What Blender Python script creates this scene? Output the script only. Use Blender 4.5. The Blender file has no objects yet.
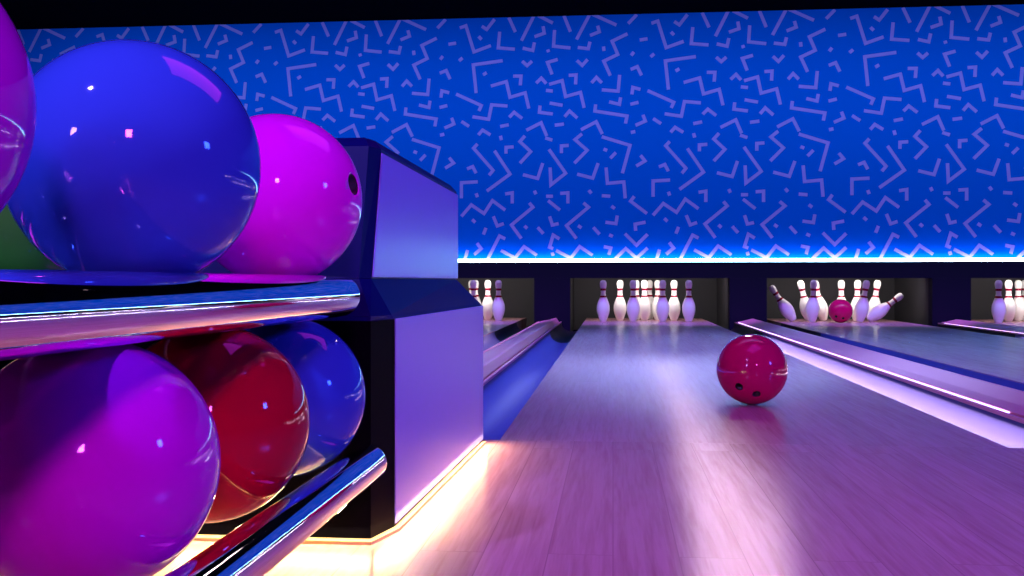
import bpy, bmesh, math, random
from mathutils import Vector, Matrix, Quaternion

random.seed(7)
PI = math.pi
SC = bpy.context.scene
COL = SC.collection

# ------------------------------------------------------------------ camera
F = 1030.0                      # focal length in pixels (1024 x 576 frame)
H = 0.358                       # camera height above the lanes
YAW = math.atan(101.0 / F)
CS, SN = math.cos(YAW), math.sin(YAW)
cam_d = bpy.data.cameras.new('camera')
cam = bpy.data.objects.new('camera', cam_d)
COL.objects.link(cam)
cam.location = (0, 0, H)
cam.rotation_euler = (PI / 2, 0, YAW)
cam_d.sensor_width = 36.0
cam_d.lens = F / 1024.0 * 36.0
cam_d.shift_y = -7.0 / 1024.0
cam_d.clip_start = 0.01
SC.camera = cam

def ray(px, py):
    a = (px - 512.0) / F
    b = (281.0 - py) / F
    return Vector((a * CS - SN, a * SN + CS, b))

def on_y(px, py, Y):            # point of the plane y = Y seen at that pixel
    r = ray(px, py)
    t = Y / r.y
    return Vector((r.x * t, Y, H + r.z * t))

def on_z(px, py, Z=0.0):
    r = ray(px, py)
    t = (Z - H) / r.z
    return Vector((r.x * t, r.y * t, Z))

# ------------------------------------------------------------------ helpers
def lin(r, g, b):
    def f(c):
        c /= 255.0
        return c / 12.92 if c <= 0.04045 else ((c + 0.055) / 1.055) ** 2.4
    return (f(r), f(g), f(b), 1.0)

def mat(name, col, rough=0.4, metal=0.0, spec=0.5, coat=0.0, emit=None, estr=0.0, noise=0.0, nscale=30.0):
    m = bpy.data.materials.new(name)
    m.use_nodes = True
    nt = m.node_tree
    p = nt.nodes['Principled BSDF']
    p.inputs['Base Color'].default_value = col
    p.inputs['Roughness'].default_value = rough
    p.inputs['Metallic'].default_value = metal
    p.inputs['Specular IOR Level'].default_value = spec
    p.inputs['Coat Weight'].default_value = coat
    p.inputs['Coat Roughness'].default_value = 0.03
    if emit:
        p.inputs['Emission Color'].default_value = emit
        p.inputs['Emission Strength'].default_value = estr
    if noise > 0:
        tc = nt.nodes.new('ShaderNodeTexCoord')
        nz = nt.nodes.new('ShaderNodeTexNoise')
        nz.inputs['Scale'].default_value = nscale
        nz.inputs['Detail'].default_value = 4
        mr = nt.nodes.new('ShaderNodeMapRange')
        mr.inputs['To Min'].default_value = max(0.0, rough - noise)
        mr.inputs['To Max'].default_value = rough + noise
        nt.links.new(tc.outputs['Object'], nz.inputs['Vector'])
        nt.links.new(nz.outputs['Fac'], mr.inputs['Value'])
        nt.links.new(mr.outputs['Result'], p.inputs['Roughness'])
    return m

def obj(name, bm, mats, parent=None, smooth=None, loc=None):
    me = bpy.data.meshes.new(name)
    bm.normal_update()
    bm.to_mesh(me)
    bm.free()
    for m in (mats if isinstance(mats, (list, tuple)) else [mats]):
        me.materials.append(m)
    if smooth is not None:
        me.shade_smooth()
        if smooth > 0:
            try:
                me.set_sharp_from_angle(angle=math.radians(smooth))
            except Exception:
                pass
    o = bpy.data.objects.new(name, me)
    COL.objects.link(o)
    if parent:
        o.parent = parent
    if loc is not None:
        o.location = loc
    return o

def tag(o, label=None, cat=None, group=None, kind=None):
    if label: o['label'] = label
    if cat: o['category'] = cat
    if group: o['group'] = group
    if kind: o['kind'] = kind
    return o

def thing(name, label, cat, loc=(0, 0, 0), group=None):
    o = bpy.data.objects.new(name, None)
    o.empty_display_size = 0.1
    COL.objects.link(o)
    o.location = loc
    return tag(o, label, cat, group)

def copy_tree(o, parent=None):
    c = o.copy()
    COL.objects.link(c)
    if parent: c.parent = parent
    for ch in list(o.children):
        copy_tree(ch, c)
    return c

def box(bm, x0, x1, y0, y1, z0, z1, mi=0):
    vs = [bm.verts.new((x, y, z)) for z in (z0, z1) for y in (y0, y1) for x in (x0, x1)]
    for q in ((0, 2, 3, 1), (4, 5, 7, 6), (0, 1, 5, 4), (2, 6, 7, 3), (0, 4, 6, 2), (1, 3, 7, 5)):
        f = bm.faces.new([vs[i] for i in q])
        f.material_index = mi
    return vs

def bev(bm, off=0.003, seg=2, ang=30):
    es = [e for e in bm.edges if len(e.link_faces) == 2 and e.calc_face_angle(0) > math.radians(ang)]
    bmesh.ops.bevel(bm, geom=es, offset=off, segments=seg, affect='EDGES', profile=0.6, clamp_overlap=True)

def extrude_profile(bm, pts, y0, y1, closed=True):
    # pts: (x, z) polygon, swept along y
    a = [bm.verts.new((x, y0, z)) for x, z in pts]
    b = [bm.verts.new((x, y1, z)) for x, z in pts]
    n = len(pts)
    for i in range(n if closed else n - 1):
        j = (i + 1) % n
        bm.faces.new((a[i], a[j], b[j], b[i]))
    if closed:
        bm.faces.new(a[::-1])
        bm.faces.new(b)
    bmesh.ops.recalc_face_normals(bm, faces=bm.faces[:])

def lathe(bm, prof, seg=32):
    # prof: list of (r, z) with an optional material index, from bottom to top
    rings = []
    for p in prof:
        r, z = p[0], p[1]
        if r < 1e-6:
            rings.append([bm.verts.new((0, 0, z))])
        else:
            rings.append([bm.verts.new((r * math.cos(2 * PI * k / seg), r * math.sin(2 * PI * k / seg), z)) for k in range(seg)])
    for i in range(len(rings) - 1):
        A, B = rings[i], rings[i + 1]
        mi = prof[i][2] if len(prof[i]) > 2 else 0
        for k in range(seg):
            k2 = (k + 1) % seg
            if len(A) == 1 and len(B) == 1: continue
            if len(A) == 1: f = bm.faces.new((A[0], B[k2], B[k]))
            elif len(B) == 1: f = bm.faces.new((A[k], A[k2], B[0]))
            else: f = bm.faces.new((A[k], A[k2], B[k2], B[k]))
            f.material_index = mi
            f.smooth = True

def capsule_y(bm, r, y0, y1, seg=40, cap=12):
    # round-ended tube along y
    prof = []
    for i in range(cap + 1):
        a = PI / 2 * i / cap
        prof.append((r * math.sin(a), y0 + r - r * math.cos(a)))
    n = 24
    for i in range(1, n):
        prof.append((r, y0 + r + (y1 - y0 - 2 * r) * i / n))
    for i in range(cap + 1):
        a = PI / 2 * (1 - i / cap)
        prof.append((r * math.sin(a), y1 - r + r * math.cos(a)))
    lathe(bm, prof, seg)
    bmesh.ops.rotate(bm, verts=bm.verts[:], cent=(0, 0, 0), matrix=Matrix.Rotation(-PI / 2, 3, 'X'))

# ------------------------------------------------------------------ materials
def wood(name, tint, coat_rough, board=0.085, bump=True, seam_dark=0.62, aniso=0.90):
    m = bpy.data.materials.new(name)
    m.use_nodes = True
    nt = m.node_tree
    N, L = nt.nodes, nt.links
    p = N['Principled BSDF']
    tc = N.new('ShaderNodeTexCoord')
    sep = N.new('ShaderNodeSeparateXYZ')
    L.new(tc.outputs['Object'], sep.inputs[0])
    # swap so that bricks run along y
    cmb = N.new('ShaderNodeCombineXYZ')
    L.new(sep.outputs['Y'], cmb.inputs['X'])
    L.new(sep.outputs['X'], cmb.inputs['Y'])
    br = N.new('ShaderNodeTexBrick')
    br.offset = 0.37
    br.offset_frequency = 2
    br.inputs['Scale'].default_value = 1.0
    br.inputs['Brick Width'].default_value = 1.35
    br.inputs['Row Height'].default_value = board
    br.inputs['Mortar Size'].default_value = 0.0009
    br.inputs['Mortar Smooth'].default_value = 0.3
    br.inputs['Color1'].default_value = (0.0, 0.0, 0.0, 1)
    br.inputs['Color2'].default_value = (1.0, 1.0, 1.0, 1)
    br.inputs['Mortar'].default_value = (0.5, 0.5, 0.5, 1)
    L.new(cmb.outputs[0], br.inputs['Vector'])
    # grain: stretched noise shifted per board
    off = N.new('ShaderNodeVectorMath'); off.operation = 'MULTIPLY_ADD'
    off.inputs[1].default_value = (3.7, 9.1, 5.3)
    L.new(br.outputs['Color'], off.inputs[0])
    L.new(tc.outputs['Object'], off.inputs[2])
    mp = N.new('ShaderNodeMapping')
    mp.inputs['Scale'].default_value = (75.0, 3.2, 1.0)
    L.new(off.outputs[0], mp.inputs['Vector'])
    nz = N.new('ShaderNodeTexNoise')
    nz.inputs['Scale'].default_value = 1.0
    nz.inputs['Detail'].default_value = 5
    nz.inputs['Distortion'].default_value = 0.6
    L.new(mp.outputs[0], nz.inputs['Vector'])
    mp2 = N.new('ShaderNodeMapping')
    mp2.inputs['Scale'].default_value = (190.0, 9.0, 1.0)
    L.new(off.outputs[0], mp2.inputs['Vector'])
    nz2 = N.new('ShaderNodeTexNoise')
    nz2.inputs['Scale'].default_value = 1.0
    nz2.inputs['Detail'].default_value = 2
    L.new(mp2.outputs[0], nz2.inputs['Vector'])
    add = N.new('ShaderNodeMath'); add.operation = 'MULTIPLY_ADD'
    add.inputs[1].default_value = 0.55
    L.new(nz2.outputs['Fac'], add.inputs[0]); L.new(nz.outputs['Fac'], add.inputs[2])
    ramp = N.new('ShaderNodeValToRGB')
    e = ramp.color_ramp.elements
    e[0].position = 0.46; e[0].color = (tint[0] * 0.76, tint[1] * 0.64, tint[2] * 0.64, 1)
    e[1].position = 0.92; e[1].color = (tint[0], tint[1], tint[2], 1)
    L.new(add.outputs[0], ramp.inputs['Fac'])
    mul = N.new('ShaderNodeMix'); mul.data_type = 'RGBA'; mul.blend_type = 'MULTIPLY'
    mul.inputs['Factor'].default_value = 1.0
    tone = N.new('ShaderNodeValToRGB')
    t = tone.color_ramp.elements
    t[0].position = 0; t[0].color = (0.88, 0.86, 0.86, 1)
    t[1].position = 1; t[1].color = (1, 1, 1, 1)
    L.new(br.outputs['Color'], tone.inputs['Fac'])
    L.new(ramp.outputs['Color'], mul.inputs['A']); L.new(tone.outputs['Color'], mul.inputs['B'])
    seam = N.new('ShaderNodeMix'); seam.data_type = 'RGBA'
    L.new(br.outputs['Fac'], seam.inputs['Factor'])
    L.new(mul.outputs['Result'], seam.inputs['A'])
    seam.inputs['B'].default_value = (tint[0] * seam_dark, tint[1] * seam_dark * 0.9, tint[2] * seam_dark * 0.9, 1)
    L.new(seam.outputs['Result'], p.inputs['Base Color'])
    bp = N.new('ShaderNodeBump')
    bp.inputs['Strength'].default_value = 0.03
    bp.inputs['Distance'].default_value = 0.0006
    L.new(add.outputs[0], bp.inputs['Height'])
    if bump:
        L.new(bp.outputs['Normal'], p.inputs['Normal'])
    p.inputs['Roughness'].default_value = coat_rough
    p.inputs['Specular IOR Level'].default_value = 0.5
    # oiled boards: reflections stretch along the lane
    p.inputs['Anisotropic'].default_value = aniso
    tg = N.new('ShaderNodeCombineXYZ'); tg.inputs['Y'].default_value = 1.0
    L.new(tg.outputs[0], p.inputs['Tangent'])
    return m

M = {}
M['lane'] = wood('lacquered maple', (0.62, 0.335, 0.36), 0.23, aniso=0.86, bump=False, seam_dark=0.85)
M['approach'] = wood('lacquered maple floor', (0.62, 0.335, 0.36), 0.23)
M['wall_blue'] = mat('blue printed wall', (0.0005, 0.092, 0.78, 1), 0.75, spec=0.0)
M['wall_line'] = mat('lavender print', (0.42, 0.20, 0.92, 1), 0.75, spec=0.0)
M['black'] = mat('matt black paint', (0.002, 0.002, 0.006, 1), 0.8, spec=0.0)
M['navy'] = mat('dark navy laminate', (0.003, 0.002, 0.016, 1), 0.6, spec=0.15)
M['pit'] = mat('dark grey pit lining', (0.050, 0.049, 0.057, 1), 0.6, spec=0.2)
M['gutter'] = mat('smooth pale plastic gutter', (0.08, 0.08, 0.22, 1), 0.5, spec=0.12)
M['gutter_end'] = mat('black rubber', (0.006, 0.006, 0.008, 1), 0.6, spec=0.2)  # black colour for the last stretch of each gutter
M['cap'] = mat('pale satin aluminium', (0.80, 0.26, 0.38, 1), 0.34, metal=0.1)
M['groove'] = mat('dark groove', (0.02, 0.018, 0.06, 1), 0.4)
M['chrome'] = mat('polished chrome', (0.86, 0.86, 0.88, 1), 0.035, metal=1.0)
M['rack_side'] = mat('satin pale rack panel', (0.25, 0.27, 0.78, 1), 0.32, spec=0.25)
M['rack_dark'] = mat('glossy dark blue rack shell', (0.001, 0.002, 0.085, 1), 0.4, spec=0.1)
M['rack_black'] = mat('black rack front', (0.001, 0.001, 0.003, 1), 0.5, spec=0.02)
M['pin'] = mat('white pin lacquer', (0.82, 0.80, 0.78, 1), 0.18)
M['pin_red'] = mat('red pin stripe', (0.26, 0.004, 0.03, 1), 0.2)
M['hole'] = mat('dark finger hole', (0.01, 0.003, 0.008, 1), 0.5)
def ballm(name, c):
    return mat(name, c, 0.05, spec=0.30, coat=0.0)
M['b_purple'] = ballm('purple ball resin', (0.55, 0.003, 0.62, 1))
M['b_blue'] = ballm('blue ball resin', (0.030, 0.10, 0.52, 1))
M['b_magenta'] = ballm('magenta ball resin', (0.72, 0.004, 0.66, 1))
M['b_green'] = ballm('green ball resin', (0.05, 0.55, 0.04, 1))
M['b_red'] = ballm('red ball resin', (0.42, 0.002, 0.025, 1))
M['b_crimson'] = mat('crimson ball resin', (0.56, 0.003, 0.095, 1), 0.07, spec=0.35)
M['led_cyan'] = mat('cyan white LED diffuser', (0.8, 0.9, 1, 1), 0.5, emit=(0.35, 0.80, 1.0, 1), estr=18.0)
M['led_lav'] = mat('lavender LED diffuser', (0.8, 0.8, 1, 1), 0.5, emit=(0.60, 0.42, 1.0, 1), estr=4.0)
M['led_warm'] = mat('warm LED diffuser', (1, 0.9, 0.6, 1), 0.5, emit=(1.0, 0.62, 0.22, 1), estr=420.0)

M['led_warm_soft'] = mat('soft warm LED diffuser', (1, 0.9, 0.6, 1), 0.5, emit=(1.0, 0.62, 0.22, 1), estr=20.0)
M['trim'] = mat('cream base trim', (0.55, 0.42, 0.22, 1), 0.5)
# ------------------------------------------------------------------ layout numbers
R = 0.1015                       # ball radius
Y_FOUL = 2.305
Y_MASK = 9.00
Y_WALL = 9.12
PITCH = 1.685
LC0 = 0.2955                     # centre of the middle lane
HALF = 0.549
GUT = 0.19
Z_MASK = 0.523
Z_CEIL = 2.705
XL, XR = -6.0, 8.5

# ------------------------------------------------------------------ the room
bm = bmesh.new(); box(bm, XL, XR, -4.0, Y_FOUL, -0.12, 0.0)
tag(obj('floor', bm, M['approach']), kind='structure')
bm = bmesh.new(); box(bm, XL, XR, Y_FOUL + 0.001, 10.4, -0.30, -0.13)
tag(obj('floor', bm, M['black']), kind='structure')
bm = bmesh.new(); box(bm, XL, XR, -4.0, 10.4, Z_CEIL, Z_CEIL + 0.1)
tag(obj('ceiling', bm, M['black']), kind='structure')
bm = bmesh.new(); box(bm, XL - 0.1, XL, -4.0, 10.4, -0.3, Z_CEIL + 0.1)
tag(obj('wall_left', bm, M['navy']), kind='structure')
bm = bmesh.new(); box(bm, XR, XR + 0.1, -4.0, 10.4, -0.3, Z_CEIL + 0.1)
tag(obj('wall_right', bm, M['navy']), kind='structure')
bm = bmesh.new(); box(bm, XL, XR, -4.1, -4.0, -0.3, Z_CEIL + 0.1)
tag(obj('wall_rear', bm, M['navy']), kind='structure')

# the blue back wall with its printed pattern of angles and dashes
A8 = lambda x, y: (640 + x / 3.938, y / 3.938)
A6 = lambda x, y: (448 + x / 3.413, 120 + y / 3.413)
A7 = lambda x, y: (724 + x / 3.413, 120 + y / 3.413)
TOP = '''45 92 70 83 103 188 172 163;42 224 56 212;135 85 155 98 187 57;122 126 134 138;208 107 202 172 270 177;245 50 272 108
347 44 297 143;365 42 425 72;385 85 390 113 350 127;302 173 343 182 350 150;404 178 408 189;432 100 428 165 497 172
470 42 497 107;575 38 522 138;585 36 685 80;608 83 615 107 577 122;527 170 570 175 577 147;632 166 634 184
730 115 667 145 690 198 633 225 660 283;733 74 768 38;780 140 812 135;745 202 756 188
300 225 320 243 340 225;445 218 403 230 422 278;523 222 545 242 567 218;112 353 100 240 220 223;140 280 155 271
172 325 235 307 250 370 312 352 327 415;263 285 295 285 292 322;357 313 378 293 398 315;397 342 425 345
410 318 463 303 477 367 538 350 553 412;490 282 520 280 518 318;583 312 603 290 625 312;625 340 692 345 698 280
743 258 770 247 787 282;748 358 752 330 783 338;655 388 697 398 702 370;742 398 775 390;30 357 133 403 123 425
97 448 163 458 175 400 240 405;247 450 267 430 300 455;373 403 370 430 425 437;412 393 465 402;473 448 493 425 525 453
600 398 597 425 728 445 722 475;793 440 803 465 763 482;52 467 83 487;210 487 245 480;433 482 470 477
317 502 377 472 400 525;540 500 602 468 627 517;744 511 762 507'''
B6 = '''760 42 775 25 803 42;838 45 842 60;858 107 858 85 885 83;757 73 743 88 812 165 798 182;817 97 872 178 790 237
925 45 907 65 945 100 907 140;720 160 740 152 752 175;700 262 700 208 758 205;752 245 757 258;700 325 735 285 780 315 810 270 855 303
855 247 880 243 880 280;940 278 953 293 877 355 912 402;918 180 970 193 988 140;958 236 964 248;738 336 749 346
813 325 827 358 850 350;787 365 778 388;755 418 770 437 745 458;722 442 712 476;790 480 835 393 855 403
923 358 933 367;970 363 990 385;840 443 890 470 922 430 967 460'''
B7 = '''185 38 160 58 203 95 158 140;112 105 112 80 138 78;55 52 80 60;68 92 127 175 75 215 72 155;255 48 355 78 328 175
261 91 274 96;305 103 285 123;392 113 408 132 377 150;168 178 223 192 242 140;270 155 275 210 333 205 338 262;209 234 218 245
108 245 135 243 135 280;58 255 82 255;65 270 107 303;255 253 285 255;370 255 357 272 415 315;190 278 208 293 130 357 165 402
289 289 301 298;70 325 80 355 102 350;268 345 305 350 310 322;375 375 373 352 410 345;171 357 183 365;225 363 247 387
337 385 378 425 417 387;281 389 294 395;105 403 83 390 70 432 83 437;262 430 287 435 280 458;93 443 145 470 177 430 222 460
303 472 340 437 378 470 417 435;79 450 83 462'''
tile = []
for txt, A in ((TOP, A8), (B6, A6), (B7, A7)):
    for s in txt.replace('\n', ';').split(';'):
        v = [float(q) for q in s.split()]
        if len(v) >= 4:
            pts = []
            for i in range(0, len(v), 2):
                q = on_y(*A(v[i], v[i + 1]), Y_WALL)
                pts.append((q.x, q.z))
            tile.append(pts)
PER = on_y(864.7, 56.4, Y_WALL).x - on_y(665.4, 61.0, Y_WALL).x
Z_W0, Z_W1 = Z_MASK - 0.02, Z_CEIL
bm = bmesh.new()
box(bm, XL, XR, Y_WALL, Y_WALL + 0.1, Z_W0, Z_W1)
LW = 0.0145                      # half width of the printed line
def clip(pg):
    for lim, up in ((Z_W0 + 0.02, True), (Z_W1 - 0.001, False)):
        out = []
        for i in range(len(pg)):
            a, b = pg[i], pg[(i + 1) % len(pg)]
            ia = a[1] >= lim if up else a[1] <= lim
            ib = b[1] >= lim if up else b[1] <= lim
            if ia: out.append(a)
            if ia != ib:
                t = (lim - a[1]) / (b[1] - a[1])
                out.append((a[0] + t * (b[0] - a[0]), lim))
        pg = out
        if len(pg) < 3: return []
    return pg
for k in range(-5, 5):
    for pts in tile:
        P = [Vector((x + k * PER, z)) for x, z in pts]
        if max(p.x for p in P) > XR - 0.05 or min(p.x for p in P) < XL + 0.05: continue
        n = len(P)
        Ls, Rs = [], []
        for i in range(n):
            d0 = (P[i] - P[i - 1]).normalized() if i > 0 else None
            d1 = (P[i + 1] - P[i]).normalized() if i < n - 1 else None
            if d0 is None or d1 is None:
                d = d1 or d0
                nn = Vector((-d.y, d.x)) * LW
            else:
                n0, n1 = Vector((-d0.y, d0.x)), Vector((-d1.y, d1.x))
                b = (n0 + n1)
                b = b.normalized() if b.length > 1e-4 else n0
                nn = b * (LW / max(0.35, b.dot(n0)))
            Ls.append(P[i] + nn); Rs.append(P[i] - nn)
        for i in range(n - 1):
            pg = clip([tuple(Ls[i]), tuple(Rs[i]), tuple(Rs[i + 1]), tuple(Ls[i + 1])])
            if len(pg) < 3: continue
            vs = [bm.verts.new((x, Y_WALL - 0.0015, z)) for x, z in pg]
            f = bm.faces.new(vs); f.material_index = 1
            f.normal_update()
            if f.normal.y > 0: f.normal_flip()
tag(obj('wall_back', bm, [M['wall_blue'], M['wall_line']]), kind='structure')

# glowing strip along the foot of the blue wall
bm = bmesh.new(); box(bm, XL + 0.02, XR - 0.02, Y_MASK + 0.075, Y_MASK + 0.105, Z_MASK + 0.001, Z_MASK + 0.030)
tag(obj('wall_light_strip', bm, M['led_cyan']), 'long glowing cyan white light strip along the foot of the blue patterned wall', 'light strip')

# ------------------------------------------------------------------ masking fascia and pits
lanes = [-1, 0, 1, 2]
lc = lambda i: LC0 + PITCH * i
OPW = 0.685
ocen = lambda i: lc(i) + 0.017
bm = bmesh.new()
box(bm, XL + 0.01, XR - 0.01, Y_MASK, Y_MASK + 0.11, 0.383, Z_MASK)
edges = [XL + 0.01]
for i in lanes:
    edges += [ocen(i) - OPW, ocen(i) + OPW]
edges.append(XR - 0.01)
for a, b in zip(edges[0::2], edges[1::2]):
    box(bm, a, b, Y_MASK, Y_MASK + 0.11, -0.128, 0.3829)
tag(obj('masking_fascia', bm, M['navy']), 'dark navy fascia with low openings, running across all lanes below the patterned wall', 'masking panel')

lane_word = {-1: 'the lane beside the ball rack', 0: 'the lane with the rolling crimson ball',
             1: 'the lane where a ball is striking pins', 2: 'the lane at the right edge'}
for i in lanes:
    t = thing('pin_pit', 'dark grey lined pit behind the pins of ' + lane_word[i], 'pin pit', (ocen(i), Y_MASK + 0.6, -0.128))
    w = OPW + 0.012
    z0 = 0.001
    bm = bmesh.new(); box(bm, -w - 0.03, -w, -0.488, 0.65, z0, 0.56); obj('side_panel', bm, M['pit'], t)
    bm = bmesh.new(); box(bm, w, w + 0.03, -0.488, 0.65, z0, 0.56); obj('side_panel', bm, M['pit'], t)
    bm = bmesh.new(); box(bm, -w, w, 0.62, 0.65, z0, 0.56); obj('back_panel', bm, M['pit'], t)
    bm = bmesh.new(); box(bm, -w - 0.03, w + 0.03, -0.488, 0.65, 0.561, 0.58); obj('roof_panel', bm, M['pit'], t)

# ------------------------------------------------------------------ lanes with their gutters
def gutter_profile():
    n = 14
    top, bot = [], []
    w = GUT / 2
    for k in range(n + 1):
        a = PI * k / n
        top.append((-w * math.cos(a), -0.004 - 0.078 * math.sin(a) ** 0.8))
        bot.append((-(w - 0.0005) * math.cos(a), -0.014 - 0.082 * math.sin(a) ** 0.8))
    return top + bot[::-1]
GY1 = 7.3
lane_label = {-1: 'maple bowling lane partly hidden by the ball rack, leftmost in view',
              0: 'wide maple bowling lane carrying the rolling crimson ball in the centre',
              1: 'maple bowling lane to the right whose pins are being struck',
              2: 'maple bowling lane at the far right edge of the view'}
for i in lanes:
    t = thing('bowling_lane', lane_label[i], 'bowling lane', (lc(i), Y_FOUL, 0), 'bowling lanes')
    bm = bmesh.new(); box(bm, -HALF, HALF, 0.0012, 7.72, -0.1295, 0.0)
    s = obj('lane_surface', bm, M['lane'], t)
    for sgn in (-1, 1):
        bm = bmesh.new(); extrude_profile(bm, gutter_profile(), 0.004, GY1 - Y_FOUL)
        g = obj('gutter', bm, M['gutter'], t, smooth=50, loc=(sgn * (HALF + GUT / 2 + 0.001), 0, 0))
        bm = bmesh.new(); extrude_profile(bm, gutter_profile(), GY1 - Y_FOUL + 0.001, 6.68)
        e = obj('gutter_tail', bm, M['gutter_end'], t, smooth=50, loc=(sgn * (HALF + GUT / 2 + 0.001), 0, 0))
        e['label'] = 'black end section of the gutter'

# dividers between neighbouring lanes
div_label = {-2: 'low pale lane divider at far left beyond the ball rack', -1: 'low pale divider left of the middle lane, beside the blue lit gutter',
             0: 'low pale divider with a bright light line, right of the crimson ball',
             1: 'low pale divider short in view, between the struck pins and right edge lane'}
DW = (PITCH - 2 * HALF - 2 * GUT) / 2 - 0.002
for i in (-1, 0, 1):
    x = lc(i) + PITCH / 2
    t = thing('lane_divider', div_label[i], 'lane divider', (x, Y_FOUL, -0.129), 'lane dividers')
    L1 = Y_MASK - 0.02 - Y_FOUL
    d = 0.129
    bm = bmesh.new()
    extrude_profile(bm, [(-DW + 0.012, 0.0), (DW - 0.012, 0.0), (DW - 0.012, d - 0.006), (DW - 0.024, d - 0.006), (-DW + 0.024, d - 0.006), (-DW + 0.012, d - 0.006)], 0.004, L1)
    obj('divider_base', bm, M['groove'], t)
    for sgn in (-1, 1):
        bm = bmesh.new(); box(bm, min(sgn * DW, sgn * (DW - 0.0115)), max(sgn * DW, sgn * (DW - 0.0115)), 0.004, L1, d - 0.06, d + 0.006)
        bev(bm, 0.002); obj('rim', bm, M['cap'], t)
    c = DW - 0.024
    bm = bmesh.new()
    extrude_profile(bm, [(-c, d - 0.0055), (c, d - 0.0055), (c, d + 0.004), (c - 0.018, d + 0.034), (c - 0.022, d + 0.036), (c - 0.032, d + 0.036), (-c + 0.05, d + 0.017), (-c, d + 0.009)], 0.004, L1)
    obj('divider_cap', bm, M['cap'], t)
    bm = bmesh.new(); box(bm, -c - 0.004, -c - 0.0002, 0.58, L1 - 0.1, d + 0.003, d + 0.0065)
    o = obj('light_strip', bm, M['led_lav'], t); o['label'] = 'thin bright light line'

# ------------------------------------------------------------------ pins
def pin_bm():
    prof_in = [(0, 0), (0.0255, 0.0), (0.029, 0.004), (0.0360, 0.019), (0.0497, 0.057), (0.0575, 0.0857), (0.0605, 0.1143), (0.0578, 0.1492),
               (0.0470, 0.1842), (0.0345, 0.215), (0.0268, 0.238), (0.0236, 0.254), (0.0228, 0.262), (0.0236, 0.279), (0.0262, 0.300), (0.0296, 0.320),
               (0.0318, 0.338), (0.0318, 0.348), (0.0295, 0.361), (0.0245, 0.371), (0.0165, 0.3785), (0.008, 0.3808), (0, 0.3813)]
    # resample smoothly
    out = []
    for a, b, c, d in zip([prof_in[1]] + prof_in[1:-2], prof_in[1:-1], prof_in[2:], prof_in[3:] + [prof_in[-1]]):
        for q in range(5):
            t = q / 5
            f = lambda p0, p1, p2, p3: 0.5 * ((2 * p1) + (-p0 + p2) * t + (2 * p0 - 5 * p1 + 4 * p2 - p3) * t * t + (-p0 + 3 * p1 - 3 * p2 + p3) * t ** 3)
            out.append((max(0.0002, f(a[0], b[0], c[0], d[0])), f(a[1], b[1], c[1], d[1])))
    pr = [(0, 0, 0)]
    for r, z in out:
        pr.append((r, z, 1 if (0.217 <= z <= 0.236 or 0.282 <= z <= 0.302) else 0))
    pr.append((0, 0.3813, 0))
    b = bmesh.new(); lathe(b, pr, 36)
    return b
pin_me = None
def place_pin(p, label, lean=0.0, group='bowling pins', back=0.0):
    global pin_me
    if pin_me is None:
        o = obj('bowling_pin', pin_bm(), [M['pin'], M['pin_red']])
        pin_me = o
    else:
        o = pin_me.copy(); COL.objects.link(o)
    o.rotation_mode = 'XYZ'
    o.scale = (0.96, 0.96, 0.96)
    o.location = (p.x, p.y, 0.0)
    # lean > 0 tips the head to the right in the picture
    Rm = Matrix.Rotation(math.radians(lean), 3, 'Y') @ Matrix.Rotation(math.radians(-back), 3, 'X')
    o.rotation_euler = Rm.to_euler()
    zmin = 0.96 * min((Rm @ v.co).z for v in o.data.vertices)
    o.location.z = 0.0005 - zmin
    return tag(o, label, 'bowling pin', group)

def at_row(px, Y):
    return on_y(px, 300, Y)
rows = [('front', 9.175, [603.2, 633.2, 662.7, 688.8]), ('second', 9.36, [620.0, 644.4, 674.0]),
        ('third', 9.55, [636.4, 657.6]), ('rearmost', 9.74, [649.6])]
pos_word = {4: ['leftmost of the four', 'second from left of the four', 'third from left of the four', 'rightmost of the four'],
            3: ['left one of the three', 'middle one of the three', 'right one of the three'], 2: ['left one of the two', 'right one of the two'], 1: ['the single pin']}
proto = []
for rn, Y, xs in rows:
    for k, px in enumerate(xs):
        proto.append((rn, at_row(px, Y), pos_word[len(xs)][k]))
for i, lw in ((0, 'middle lane'), (-1, 'lane beside the rack'), (2, 'right edge lane')):
    for rn, p, w in proto:
        q = Vector((p.x + i * PITCH, p.y, 0))
        dep = -q.x * SN + q.y * CS
        sx = 512 + F * (q.x * CS + q.y * SN) / dep
        if sx < 464 or sx > 1027: continue
        place_pin(q, f'white pin, {w} in the {rn} row, {lw}', group='standing bowling pins')
hits = [(794.0, 769.3, 34, 9.22, 'far left pin tipping over to the left, lane struck by the ball'),
        (809.5, 801.0, 13, 9.30, 'pin leaning left behind an upright pin, left side of the struck lane'),
        (812.0, 813.3, 2.5, 9.16, 'nearly upright front pin left of the ball striking the pins'),
        (824.0, 815.4, 13, 9.42, 'pin leaning left just left of the ball striking the pins'),
        (841.3, 841.3, 0, 9.45, 'upright pin directly behind the ball striking the pins'),
        (856.7, 857.6, 1.5, 9.40, 'upright pin just right of the ball striking the pins'),
        (859.5, 866.9, 10, 9.18, 'front pin leaning right beside the ball striking the pins'),
        (872.5, 876.5, 7, 9.40, 'slightly tilted pin behind the falling pin, right side of struck lane'),
        (868.0, 901.5, 53, 9.22, 'far right pin falling over to the right, lane struck by the ball')]
for bx, tx, ln, Y, lab in hits:
    lean = ln if tx >= bx else -ln
    place_pin(at_row(bx, Y), 'white ' + lab, lean, 'pins hit by the ball')

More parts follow.
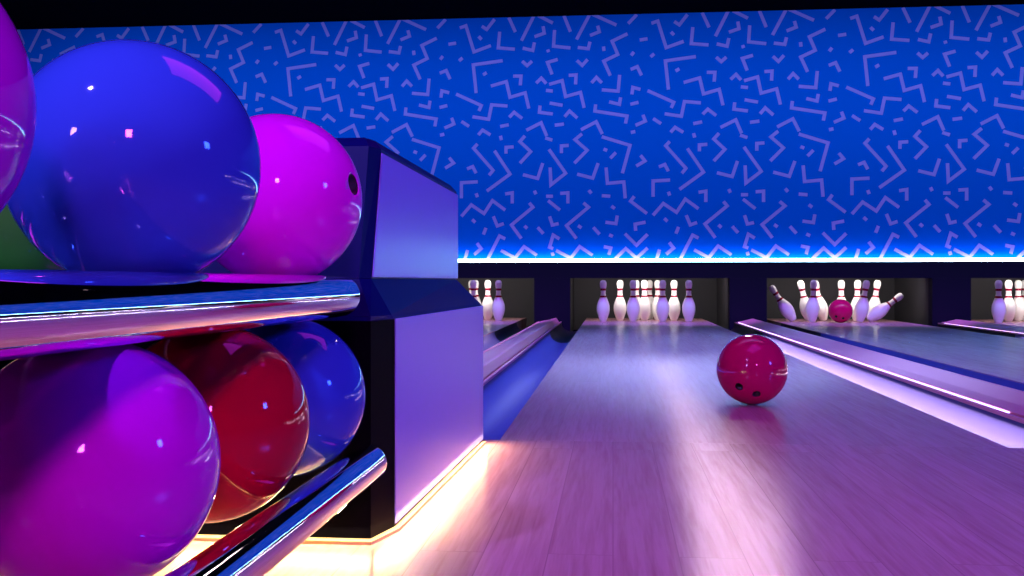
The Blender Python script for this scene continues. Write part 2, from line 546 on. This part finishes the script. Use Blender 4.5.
# ------------------------------------------------------------------ balls
def sphere_bm(r=R, u=64, v=40):
    b = bmesh.new()
    bmesh.ops.create_uvsphere(b, u_segments=u, v_segments=v, radius=r)
    for f in b.faces: f.smooth = True
    return b
def make_ball(name, label, loc, m, holes=(), group=None, r=R, hr=0.0125):
    """holes: directions from the ball's centre; each is drilled and lined."""
    o = obj(name, sphere_bm(r), [m, M['hole']])
    o.location = loc
    if holes:
        b = bmesh.new()
        for d in holes:
            d = Vector(d).normalized()
            mt = Matrix.Translation(d * (r - 0.012)) @ d.to_track_quat('Z', 'Y').to_matrix().to_4x4()
            bmesh.ops.create_cone(b, cap_ends=True, segments=24, radius1=hr, radius2=hr, depth=0.05, matrix=mt)
        for f in b.faces: f.material_index = 1
        cut = obj('cutter', b, [m, M['hole']])
        cut.location = loc
        md = o.modifiers.new('drill', 'BOOLEAN'); md.object = cut; md.operation = 'DIFFERENCE'; md.solver = 'EXACT'
        bpy.context.view_layer.update()
        dg = bpy.context.evaluated_depsgraph_get()
        me = bpy.data.meshes.new_from_object(o.evaluated_get(dg))
        o.modifiers.remove(md)
        o.data = me
        bpy.data.objects.remove(cut)
        for d in holes:                     # dark liner inside each hole
            d = Vector(d).normalized()
            b = bmesh.new()
            lathe(b, [(0, -0.0330), (hr - 0.001, -0.0330), (hr - 0.0004, -0.0330), (hr - 0.0004, -0.0022), (hr - 0.0016, -0.0022), (hr - 0.0016, -0.031), (0, -0.031)], 24)
            c = obj('finger_hole_liner', b, M['hole'], o)
            c.matrix_parent_inverse = Matrix()
            c.matrix_basis = Matrix.Translation(d * r) @ d.to_track_quat('Z', 'Y').to_matrix().to_4x4()
            c['label'] = 'dark finger hole'
    return tag(o, label, 'bowling ball', group)

def toward(px, py, cx, cy, rp):
    """direction on a ball whose disc is centred at (cx, cy) with radius rp in pixels."""
    a, b = (px - cx) / rp, (cy - py) / rp
    c = math.sqrt(max(0.0, 1 - a * a - b * b))
    vd = ray(cx, cy).normalized()
    right = vd.cross(Vector((0, 0, 1))).normalized()
    up = right.cross(vd)
    return right * a + up * b - vd * c

ZT, ZB = 0.4553, 0.2105
make_ball('bowling_ball', 'large purple bowling ball cut off by the left edge, on the upper rack rail', (-0.418, 0.513, ZT + 0.0008), M['b_purple'], group='balls on the upper rack rail')
make_ball('bowling_ball', 'large blue bowling ball on the upper rack rail', (-0.3925, 0.815, ZT - 0.002), M['b_blue'], group='balls on the upper rack rail')
make_ball('bowling_ball', 'bright magenta bowling ball with a finger hole, on the upper rack rail', (-0.400, 1.197, ZT), M['b_magenta'],
          holes=[toward(351, 178, 279, 194, 83)], group='balls on the upper rack rail')
make_ball('bowling_ball', 'green bowling ball glimpsed behind the purple and blue ones, upper rack', (-0.612, 1.01, ZT), M['b_green'], group='balls on the upper rack rail')
make_ball('bowling_ball', 'large violet purple bowling ball on the lower rack rail', (-0.416, 0.785, ZB), M['b_purple'], group='balls on the lower rack rail')
make_ball('bowling_ball', 'dark red bowling ball on the lower rack rail', (-0.416, 1.035, ZB), M['b_red'], group='balls on the lower rack rail')
make_ball('bowling_ball', 'small-looking blue bowling ball beside the black panel, lower rack rail', (-0.416, 1.2805, ZB), M['b_blue'], group='balls on the lower rack rail')
# the ball rolling down the lane
pb = on_z(752, 405.0)
d_b = F * R / 35.0
rr = ray(752, 370)
pos = Vector((0, 0, H)) + rr * d_b
pos.z = R + 0.0005
pos = Vector((on_y(752, 370, pos.y).x, pos.y, R + 0.0005))
make_ball('bowling_ball', 'crimson bowling ball with two finger holes rolling down the middle lane', pos, M['b_crimson'],
          holes=[toward(739.5, 387.5, 752, 370, 35.5), toward(756.5, 394.5, 752, 370, 35.5)], hr=0.0115)
q = on_y(840.5, 312, 9.05)
make_ball('bowling_ball', 'small distant crimson bowling ball striking the pins in the right lane', Vector((q.x, 9.05, R + 0.0005)), M['b_crimson'],
          holes=[toward(836.5, 317.5, 840.5, 312, 11.5), toward(843, 319, 840.5, 312, 11.5)], hr=0.0115)

# ------------------------------------------------------------------ ball rack
rack = thing('ball_return_rack', 'two-tier bowling ball rack with chrome rails and a pale lavender sided end cabinet', 'ball rack', (-0.45, 1.4, 0))
RX, RY = -0.45, 1.4
def part(name, bm, m, parent=rack, **k):
    bmesh.ops.translate(bm, verts=bm.verts[:], vec=(-RX, -RY, 0))
    return obj(name, bm, m, parent, **k)
XB = -0.82                       # far (hidden) side of the cabinet
def ring(z, xr0, xr1, y0, yc, y1, ch=0.012):
    """clockwise outline: front-left, front-right, chamfer end, far right, far left"""
    return [(XB + ch, y0, z), (xr0, y0, z), (xr1[0], yc, z), (xr1[1], y1 - 0.015, z), (xr1[1] - 0.015, y1, z), (XB + ch, y1, z), (XB, y1 - ch, z), (XB, yc, z)]
def loft(rings, mats, caps=(True, True)):
    b = bmesh.new()
    vr = [[b.verts.new(p) for p in r] for r in rings]
    n = len(vr[0])
    for A, B in zip(vr[:-1], vr[1:]):
        for k in range(n):
            f = b.faces.new((A[k], A[(k + 1) % n], B[(k + 1) % n], B[k]))
            f.material_index = mats(k)
    if caps[0]: b.faces.new(vr[0][::-1]).material_index = mats(0)
    if caps[1]: b.faces.new(vr[-1]).material_index = mats(0)
    return b
zc0 = 0.0055
low0 = ring(zc0, -0.330, (-0.313, -0.287), 1.384, 1.455, 2.262)
low1 = ring(0.303, -0.330, (-0.313, -0.287), 1.384, 1.455, 2.262)
low2 = ring(0.309, -0.333, (-0.317, -0.291), 1.396, 1.459, 2.259)
b = loft([low0, low1], lambda k: 0)
part('lower_cabinet', b, M['rack_black'])
up0 = ring(0.362, -0.354, (-0.343, -0.343), 1.414, 1.441, 2.26)
up1 = ring(0.554, -0.353, (-0.343, -0.343), 1.468, 1.506, 2.26)
up2 = ring(0.568, -0.362, (-0.355, -0.355), 1.480, 1.516, 2.248)
b = loft([[(p[0], p[1], 0.3035) for p in low1], low2, [(p[0], p[1], 0.3615) for p in up0]], lambda k: 0)
part('waist_collar', b, M['rack_dark'])
b = loft([up0, up1, up2], lambda k: 0)
part('upper_cabinet', b, M['rack_dark'])
# pale side panels set on the cabinet
def side_panel(xa, xb, ya0, ya1, yb, z0, z1, t=0.0025):
    b = bmesh.new()
    # quad on the slanted side, (near lower), (far lower), (far upper), (near upper)
    P = [(xa, ya0, z0), (xb, yb, z0), (xb, yb, z1), (xa, ya1, z1)]
    inner = [b.verts.new((p[0] + 0.0003, p[1], p[2])) for p in P]
    outer = [b.verts.new((p[0] + t, p[1], p[2])) for p in P]
    b.faces.new(outer)
    b.faces.new(inner[::-1])
    for k in range(4):
        b.faces.new((inner[k], inner[(k + 1) % 4], outer[(k + 1) % 4], outer[k]))
    bmesh.ops.recalc_face_normals(b, faces=b.faces[:])
    bev(b, 0.0012, 2)
    return b
o = part('side_panel', side_panel(-0.313, -0.2872, 1.458, 1.458, 2.255, 0.009, 0.304), M['rack_side'])
o = part('side_panel', side_panel(-0.343, -0.343, 1.444, 1.503, 2.252, 0.3635, 0.548), M['rack_side'])
# recessed plinth and warm strips under the cabinet
b = bmesh.new(); box(b, XB + 0.05, -0.40, 1.46, 2.20, 0.0005, zc0 - 0.0005)
part('plinth', b, M['rack_black'])
def skirt(pts, w, z0, z1):
    """thin strip following a plan outline, w wide towards the inside"""
    b = bmesh.new()
    n = len(pts)
    P = [Vector(p) for p in pts]
    O, I = [], []
    for i in range(n):
        d0 = (P[i] - P[i - 1]).normalized() if i else (P[1] - P[0]).normalized()
        d1 = (P[i + 1] - P[i]).normalized() if i < n - 1 else d0
        nn = Vector((-(d0 + d1).y, (d0 + d1).x)).normalized() * w
        O.append(P[i]); I.append(P[i] + nn)
    for A, B in zip(range(n - 1), range(1, n)):
        q = [b.verts.new((p.x, p.y, z)) for z in (z0, z1) for p in (O[A], O[B], I[B], I[A])]
        for f in ((0, 1, 5, 4), (1, 2, 6, 5), (2, 3, 7, 6), (3, 0, 4, 7), (4, 5, 6, 7), (3, 2, 1, 0)):
            b.faces.new([q[k] for k in f])
    return b
b = skirt([(-0.80, 1.369), (-0.326, 1.369), (-0.304, 1.450), (-0.279, 2.25)], 0.05, 0.0006, zc0 - 0.0006)
o = part('base_trim', b, M['trim']); o['label'] = 'thin cream base trim round the foot of the cabinet'
# rails
def rail(x, z, r, y0=-0.25, y1=1.386):
    b = bmesh.new(); capsule_y(b, r, y0, y1)
    bmesh.ops.translate(b, verts=b.verts[:], vec=(x, 0, z))
    return part('rail', b, M['chrome'], smooth=0)
rail(-0.335, 0.3395, 0.0252, y1=1.266)
rail(-0.4555, 0.3360, 0.0240)
rail(-0.571, 0.3360, 0.0240)
rail(-0.653, 0.3360, 0.0240)
rail(-0.325, 0.1145, 0.0245, y1=1.374)
rail(-0.508, 0.1165, 0.0245, y1=1.374)
b = bmesh.new(); box(b, -0.70, -0.385, -0.20, 1.25, 0.3165, 0.3205); bev(b, 0.001)
part('tray', b, M['rack_black'])
# brackets that carry the rails off the cabinet front
def bar(name, x0, x1, y0, y1, z0, z1):
    b = bmesh.new(); box(b, x0, x1, y0, y1, z0, z1); bev(b, 0.003); return part(name, b, M['rack_black'])
bar('bracket', -0.70, -0.455, 1.345, 1.40, 0.292, 0.3125)
bar('bracket', -0.70, -0.34, 0.10, 0.15, 0.292, 0.316)
bar('bracket', -0.56, -0.49, 1.345, 1.395, 0.060, 0.0805)
bar('bracket', -0.60, -0.29, -0.05, 0.0, 0.067, 0.0885)
bar('post', -0.66, -0.62, 0.10, 0.15, 0.0005, 0.291)
bar('post', -0.60, -0.57, -0.05, 0.0, 0.0005, 0.066)
b = bmesh.new(); box(b, -0.514, -0.502, 0.80, 1.33, 0.082, 0.0910)
o = part('light_strip', b, M['led_warm_soft']); o['label'] = 'warm light strip under the lower rear rail'

# ------------------------------------------------------------------ lights
def area(name, loc, target, sx, sy, power, color, spread=180):
    l = bpy.data.lights.new(name, 'AREA')
    l.shape = 'RECTANGLE'; l.size = sx; l.size_y = sy
    l.energy = power; l.color = color
    l.spread = math.radians(spread)
    o = bpy.data.objects.new(name, l); COL.objects.link(o)
    o.location = loc
    d = Vector(target) - Vector(loc)
    o.rotation_euler = d.to_track_quat('-Z', 'Y').to_euler()
    return o
# unseen light added under the ceiling to wash the blue wall evenly
area('wall_wash_fill', (1.2, 7.6, 2.60), (1.2, 9.1, 1.3), 13.5, 0.25, 72, (0.30, 0.82, 1.0), 130)
# pit lamps, with an added violet fill for the front row of pins
for i in lanes:
    area('pit_lamp', (ocen(i), 9.20, 0.428), (ocen(i), 9.75, 0.05), 1.1, 0.06, 7.5, (1.0, 0.92, 0.86), 150)
    area('front_pin_fill', (ocen(i), 9.122, 0.415), (ocen(i), 9.20, 0.0), 1.1, 0.012, 0.30, (0.42, 0.30, 1.0))
# narrow pink lights, added and lined up to draw the streak along the lane
SP = [(0.46, 8.30, 0.215, 4.2), (0.545, 7.60, 0.205, 3.1), (0.62, 7.05, 0.20, 2.35), (0.70, 6.65, 0.20, 1.9), (0.79, 6.30, 0.205, 1.58), (0.87, 5.95, 0.207, 1.36), (0.95, 5.6, 0.21, 1.18)]
for x, y, gx, gy in SP:
    area('pink_streak_fill', (x, y, 2.62), (gx, gy, 0), 0.06, 0.3, 0.078, (1.0, 0.66, 0.74), 14)
# magenta ceiling panel and violet spot
area('magenta_panel', (0.4, 2.2, 2.63), (0.2, 2.0, 0), 1.1, 1.9, 22, (0.75, 0.03, 1.0))
area('violet_spot', (3.6, 0.9, 1.5), (-0.2, 1.8, 0.3), 0.35, 0.35, 30, (0.02, 0.06, 1.0), 120)
# warm strips washing the floor along the foot of the ball rack cabinet
def floor_strip(p0, p1, z, per_m):
    a, b = Vector((p0[0], p0[1], z)), Vector((p1[0], p1[1], z))
    u = (b - a).normalized()
    out = Vector((u.y, -u.x, 0))
    n = (out * 0.9 + Vector((0, 0, -1))).normalized()     # shining outwards and down
    l = bpy.data.lights.new('rack_floor_strip', 'AREA'); l.shape = 'RECTANGLE'
    l.size = (b - a).length; l.size_y = 0.006; l.energy = per_m * l.size; l.color = (1.0, 0.70, 0.32)
    o = bpy.data.objects.new('rack_floor_strip', l); COL.objects.link(o)
    zz = -n; xx = u; yy = zz.cross(xx)
    o.matrix_world = Matrix.Translation((a + b) / 2 + out * 0.004) @ Matrix((xx, yy, zz)).transposed().to_4x4()
FS = [(-0.80, 1.378), (-0.328, 1.378), (-0.307, 1.452), (-0.281, 2.25)]
for p0, p1 in zip(FS[:-1], FS[1:]):
    floor_strip(p0, p1, 0.030, 2.6)
# two small bright lamps behind the viewer
area('front_lamp', (1.2, -3.4, 2.25), (-0.4, 1.0, 0.4), 0.40, 0.55, 7, (0.80, 0.08, 0.74), 40)
area('front_lamp', (-2.6, -3.4, 2.25), (-0.4, 1.0, 0.4), 0.40, 0.55, 4, (0.42, 0.20, 1.0), 40)
area('upper_ball_fill', (-1.2, -0.3, 2.6), (-0.4, 0.8, 0.4), 0.10, 0.10, 20, (0.30, 0.20, 1.0), 100)  # added fill from above to brighten the upper-tier balls
# violet fill added out of view to brighten the middle of the lanes
area('lane_fill', (0.3, 5.5, 2.66), (0.3, 5.5, 0), 3.0, 3.2, 30, (0.34, 0.20, 1.0), 75)
area('lane_sheen_fill', (0.9, 8.0, 2.62), (0.6, 4.3, 0), 7.0, 0.15, 9.0, (0.38, 0.46, 1.0), 20)  # added light that lays a bluish sheen on the boards
area('pin_violet_fill', (1.2, 7.2, 2.60), (1.2, 9.12, -0.42), 8.0, 0.15, 32, (0.36, 0.12, 1.0), 24)  # added light that tints the pin fronts violet
# strips tucked under the outer rims of the gutters, blue on the left and lavender on the right of each lane
for i in lanes:
    xg = lc(i) - HALF - GUT
    area('gutter_blue_strip', (xg + 0.012, 4.9, -0.006), (xg + 0.07, 4.9, -0.07), 4.8, 0.012, 4.0, (0.01, 0.06, 1.0))
    xg = lc(i) + HALF + GUT
    area('gutter_lavender_strip', (xg - 0.022, 4.9, -0.004), (xg - 0.055, 4.9, -0.08), 4.6, 0.012, 11.0, (0.92, 0.60, 0.86))

w = bpy.data.worlds.new('room'); SC.world = w
w.use_nodes = True
w.node_tree.nodes['Background'].inputs['Color'].default_value = (0.05, 0.04, 0.2, 1)
w.node_tree.nodes['Background'].inputs['Strength'].default_value = 0.05

vs = SC.view_settings
vs.view_transform = 'Standard'
vs.look = 'None'
vs.gamma = 1.0
vs.exposure = 0.0
vs.use_curve_mapping = False
SC.cycles.use_denoising = True
SC.cycles.max_bounces = 10
